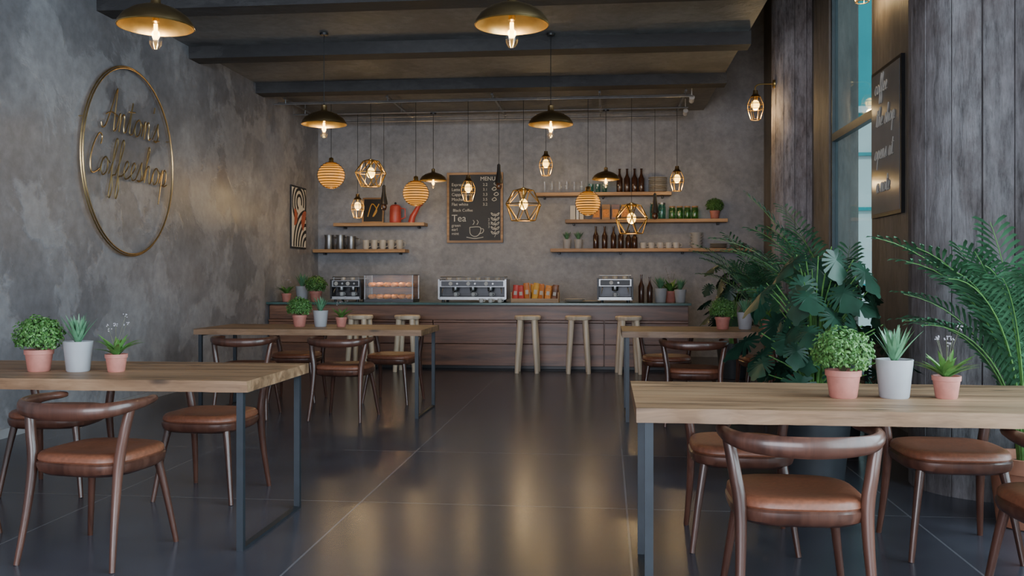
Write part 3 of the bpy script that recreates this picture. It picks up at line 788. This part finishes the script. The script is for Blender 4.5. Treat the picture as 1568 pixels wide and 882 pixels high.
for x, y in ((-2.72,4.14),(-2.76,8.0),(.885,3.56),(.985,8.0)):
    place(bush, 'potted_bush', (x, y, .75), x*90); place(aloe, 'potted_aloe', (x+.19, y+.015, .75), x*50); place(flow, 'potted_flower', (x+.38, y+.02, .75), x*70)
for x, y, z, s_ in ((-.6,YS,1.611,1),(-.43,YS,1.611,1),): place(aloe, 'potted_aloe', (x,y,z), x*99, .95)
place(bush, 'potted_bush', (1.57, 13.66, 2.041), 20, 1.15)
for x, y, m_, nm, s_ in ((.69,12.05,aloe,'potted_aloe',1.25),(.83,12.2,flow,'potted_flower',1.7),(.94,12.0,aloe,'potted_aloe',1.15)): place(m_, nm, (x, y, ZC), x*300, s_)
place(bush, 'potted_bush', (-3.93, 12.05, ZC), 0, 1.3); place(flow, 'potted_flower', (-4.27, 11.85, ZC), 0, 1.3); place(aloe, 'potted_aloe', (-4.17, 12.2, ZC), 0, 1.4)

def monstera_leaf(b, base, az, tilt, L, k='leaf2', roll=0):
    n = 60; out = []
    for i in range(n):
        th = -math.pi+2*math.pi*i/n
        r = .52*(1+.18*math.cos(th))*(1-.38*max(0, (abs(th)-2.6)/.54)) 
        r *= (1-.12*abs(math.sin(th)))
        if .45 < abs(th) < 2.5:
            ph = (abs(th)*2.6) % 1
            if ph < .3: r *= .45
        if abs(th) < .2: r *= 1.15
        out.append((r*math.cos(th)*L+.42*L, r*math.sin(th)*L*.92))
    Mx = Matrix.Translation(base) @ Matrix.Rotation(az, 4, 'Z') @ Matrix.Rotation(tilt, 4, 'Y') @ Matrix.Rotation(roll, 4, 'X')
    vs = [tuple(Mx @ Vector((.42*L, 0, 0)))]
    for x, y in out: vs.append(tuple(Mx @ Vector((x, y, -.28*(abs(y)**1.5)/L**.5*1.2-.18*(x/L)**2*L+.03*L))))
    b.add(vs, [(0, i+1, (i+1) % n+1) for i in range(n)], k)
def monstera(name, loc, n, rad, hmin, hmax, L, potr, poth, seed, pk='darkpot', k='leaf2'):
    b = MB(); rnd = random.Random(seed); pot(b, potr, poth, pk, rim=False)
    for i in range(n):
        a = i*2.399+rnd.uniform(-.3,.3); t = i/(n-1); h = hmin+(hmax-hmin)*t*rnd.uniform(.85,1.05); q = rad*(1-.5*t*t)*rnd.uniform(.3,1.1)
        e = (q*math.cos(a), q*math.sin(a), h)
        b.tube(smooth_pts([(.03*math.cos(a),.03*math.sin(a),poth*.85),(q*.35*math.cos(a),q*.35*math.sin(a),poth+(h-poth)*.65),e], 4), [.007-.0005*j for j in range(9)], 6, 'leaf1')
        monstera_leaf(b, e, a+rnd.uniform(-.5,.5), rnd.uniform(.25,1.25), L*rnd.uniform(.7,1.15), k, rnd.uniform(-.5,.5))
    b.obj(name, loc, recalc=False)
monstera('monstera_plant', (1.18,5.38,0), 60, .40, .60, 1.36, .22, .2, .42, 4)
monstera('rubber_plant', (1.47,11.0,0), 26, .32, .7, 1.40, .24, .19, .42, 9)
def palm(name, loc, n, L, potr, poth, pk, seed, lean=(.35,1.0), leafL=.2, clipx=None, clipy=None, w=.012):
    b = MB(); rnd = random.Random(seed); pot(b, potr, poth, pk)
    for i in range(n):
        a = i*2.399+rnd.uniform(-.3,.3)
        if clipx is not None and math.cos(a) > clipx: a = math.pi-a
        if clipy is not None and math.sin(a) > clipy: a = -a
        ln = lean[0]+(lean[1]-lean[0])*rnd.random(); LL = L*rnd.uniform(.7,1.05)
        pts = []; p = Vector((.04*math.cos(a), .04*math.sin(a), poth*.85)); st = 16
        for j in range(st+1):
            pts.append(p.copy()); th = .08+ln*1.6*(j/st)**1.5
            p = p+Vector((math.sin(th)*math.cos(a), math.sin(th)*math.sin(a), math.cos(th)))*LL/st
        b.tube(pts, [.007-.0055*j/st for j in range(st+1)], 5, 'leaf1')
        sp = smooth_pts(pts[5:], 4); m = len(sp)
        for j in range(2, m-1, 2):
            t = j/m; d = (sp[j+1]-sp[j]).normalized(); side = d.cross(Vector((0,0,1)))
            if side.length < .1: side = Vector((-math.sin(a), math.cos(a), 0))
            side.normalize(); up = side.cross(d); l = leafL*(math.sin(math.pi*(.12+.8*t))**.7)*rnd.uniform(.85,1.1)
            for s_ in (-1, 1):
                dd = (side*s_*.72+d*.75+up*.22).normalized()
                q0 = sp[j]; q1 = q0+dd*l*.45; q2 = q0+dd*l*.8-Vector((0,0,l*.09)); q3 = q0+dd*l-Vector((0,0,l*.22))
                b.add([tuple(v) for v in (q0, q1-d*w, q1+d*w, q2-d*w*.8, q2+d*w*.8, q3)], [(0,1,2),(1,3,4,2),(3,5,4)], 'leaf4')
    b.obj(name, loc, recalc=False)
palm('areca_palm', (1.62,6.65,0), 20, 1.62, .17, .35, 'darkpot', 5, (.4,1.1), .20, .3)
palm('areca_palm', (2.02,4.66,0), 20, 1.36, .17, .34, 'terra2', 8, (.35,1.05), .20, .2, .0)
palm('areca_palm', (1.66,9.5,0), 16, 1.45, .17, .35, 'terra2', 12, (.4,1.0), .22, .3, .5)

# ---------------------------------------------------------------- lights & world
def area(name, loc, rot, sx, sy, w, col):
    l = bpy.data.lights.new(name, 'AREA'); l.shape = 'RECTANGLE'; l.size = sx; l.size_y = sy; l.energy = w; l.color = col
    o = bpy.data.objects.new(name, l); COL.objects.link(o); o.location = loc; o.rotation_euler = rot
area('daylight_side_window', (XR+.5, 1.2, 2.5), (0, R(90), 0), 4.2, 6.4, 820, (.84,.89,1))
area('daylight_front_window', (-1.1, YF-.4, 1.9), (R(90), 0, 0), 4.8, 2.7, 540, (.87,.90,1))
s = bpy.data.lights.new('sun', 'SUN'); s.energy = 2.5; s.angle = R(2); so = bpy.data.objects.new('sun', s); COL.objects.link(so)
so.rotation_euler = (R(32), 0, 0)
w = bpy.data.worlds.new('sky'); bpy.context.scene.world = w; w.use_nodes = True
bg = w.node_tree.nodes['Background']; bg.inputs[0].default_value = (.72,.86,1,1); bg.inputs[1].default_value = 1.4

cam = bpy.data.cameras.new('camera'); co = bpy.data.objects.new('camera', cam); COL.objects.link(co)
co.location = (0, 0, 1.21); co.rotation_euler = (R(90), 0, math.atan(146/1400))
cam.sensor_width = 36; cam.lens = 36*1400/1568; cam.shift_y = -19/1568; cam.clip_start = .05
bpy.context.scene.camera = co
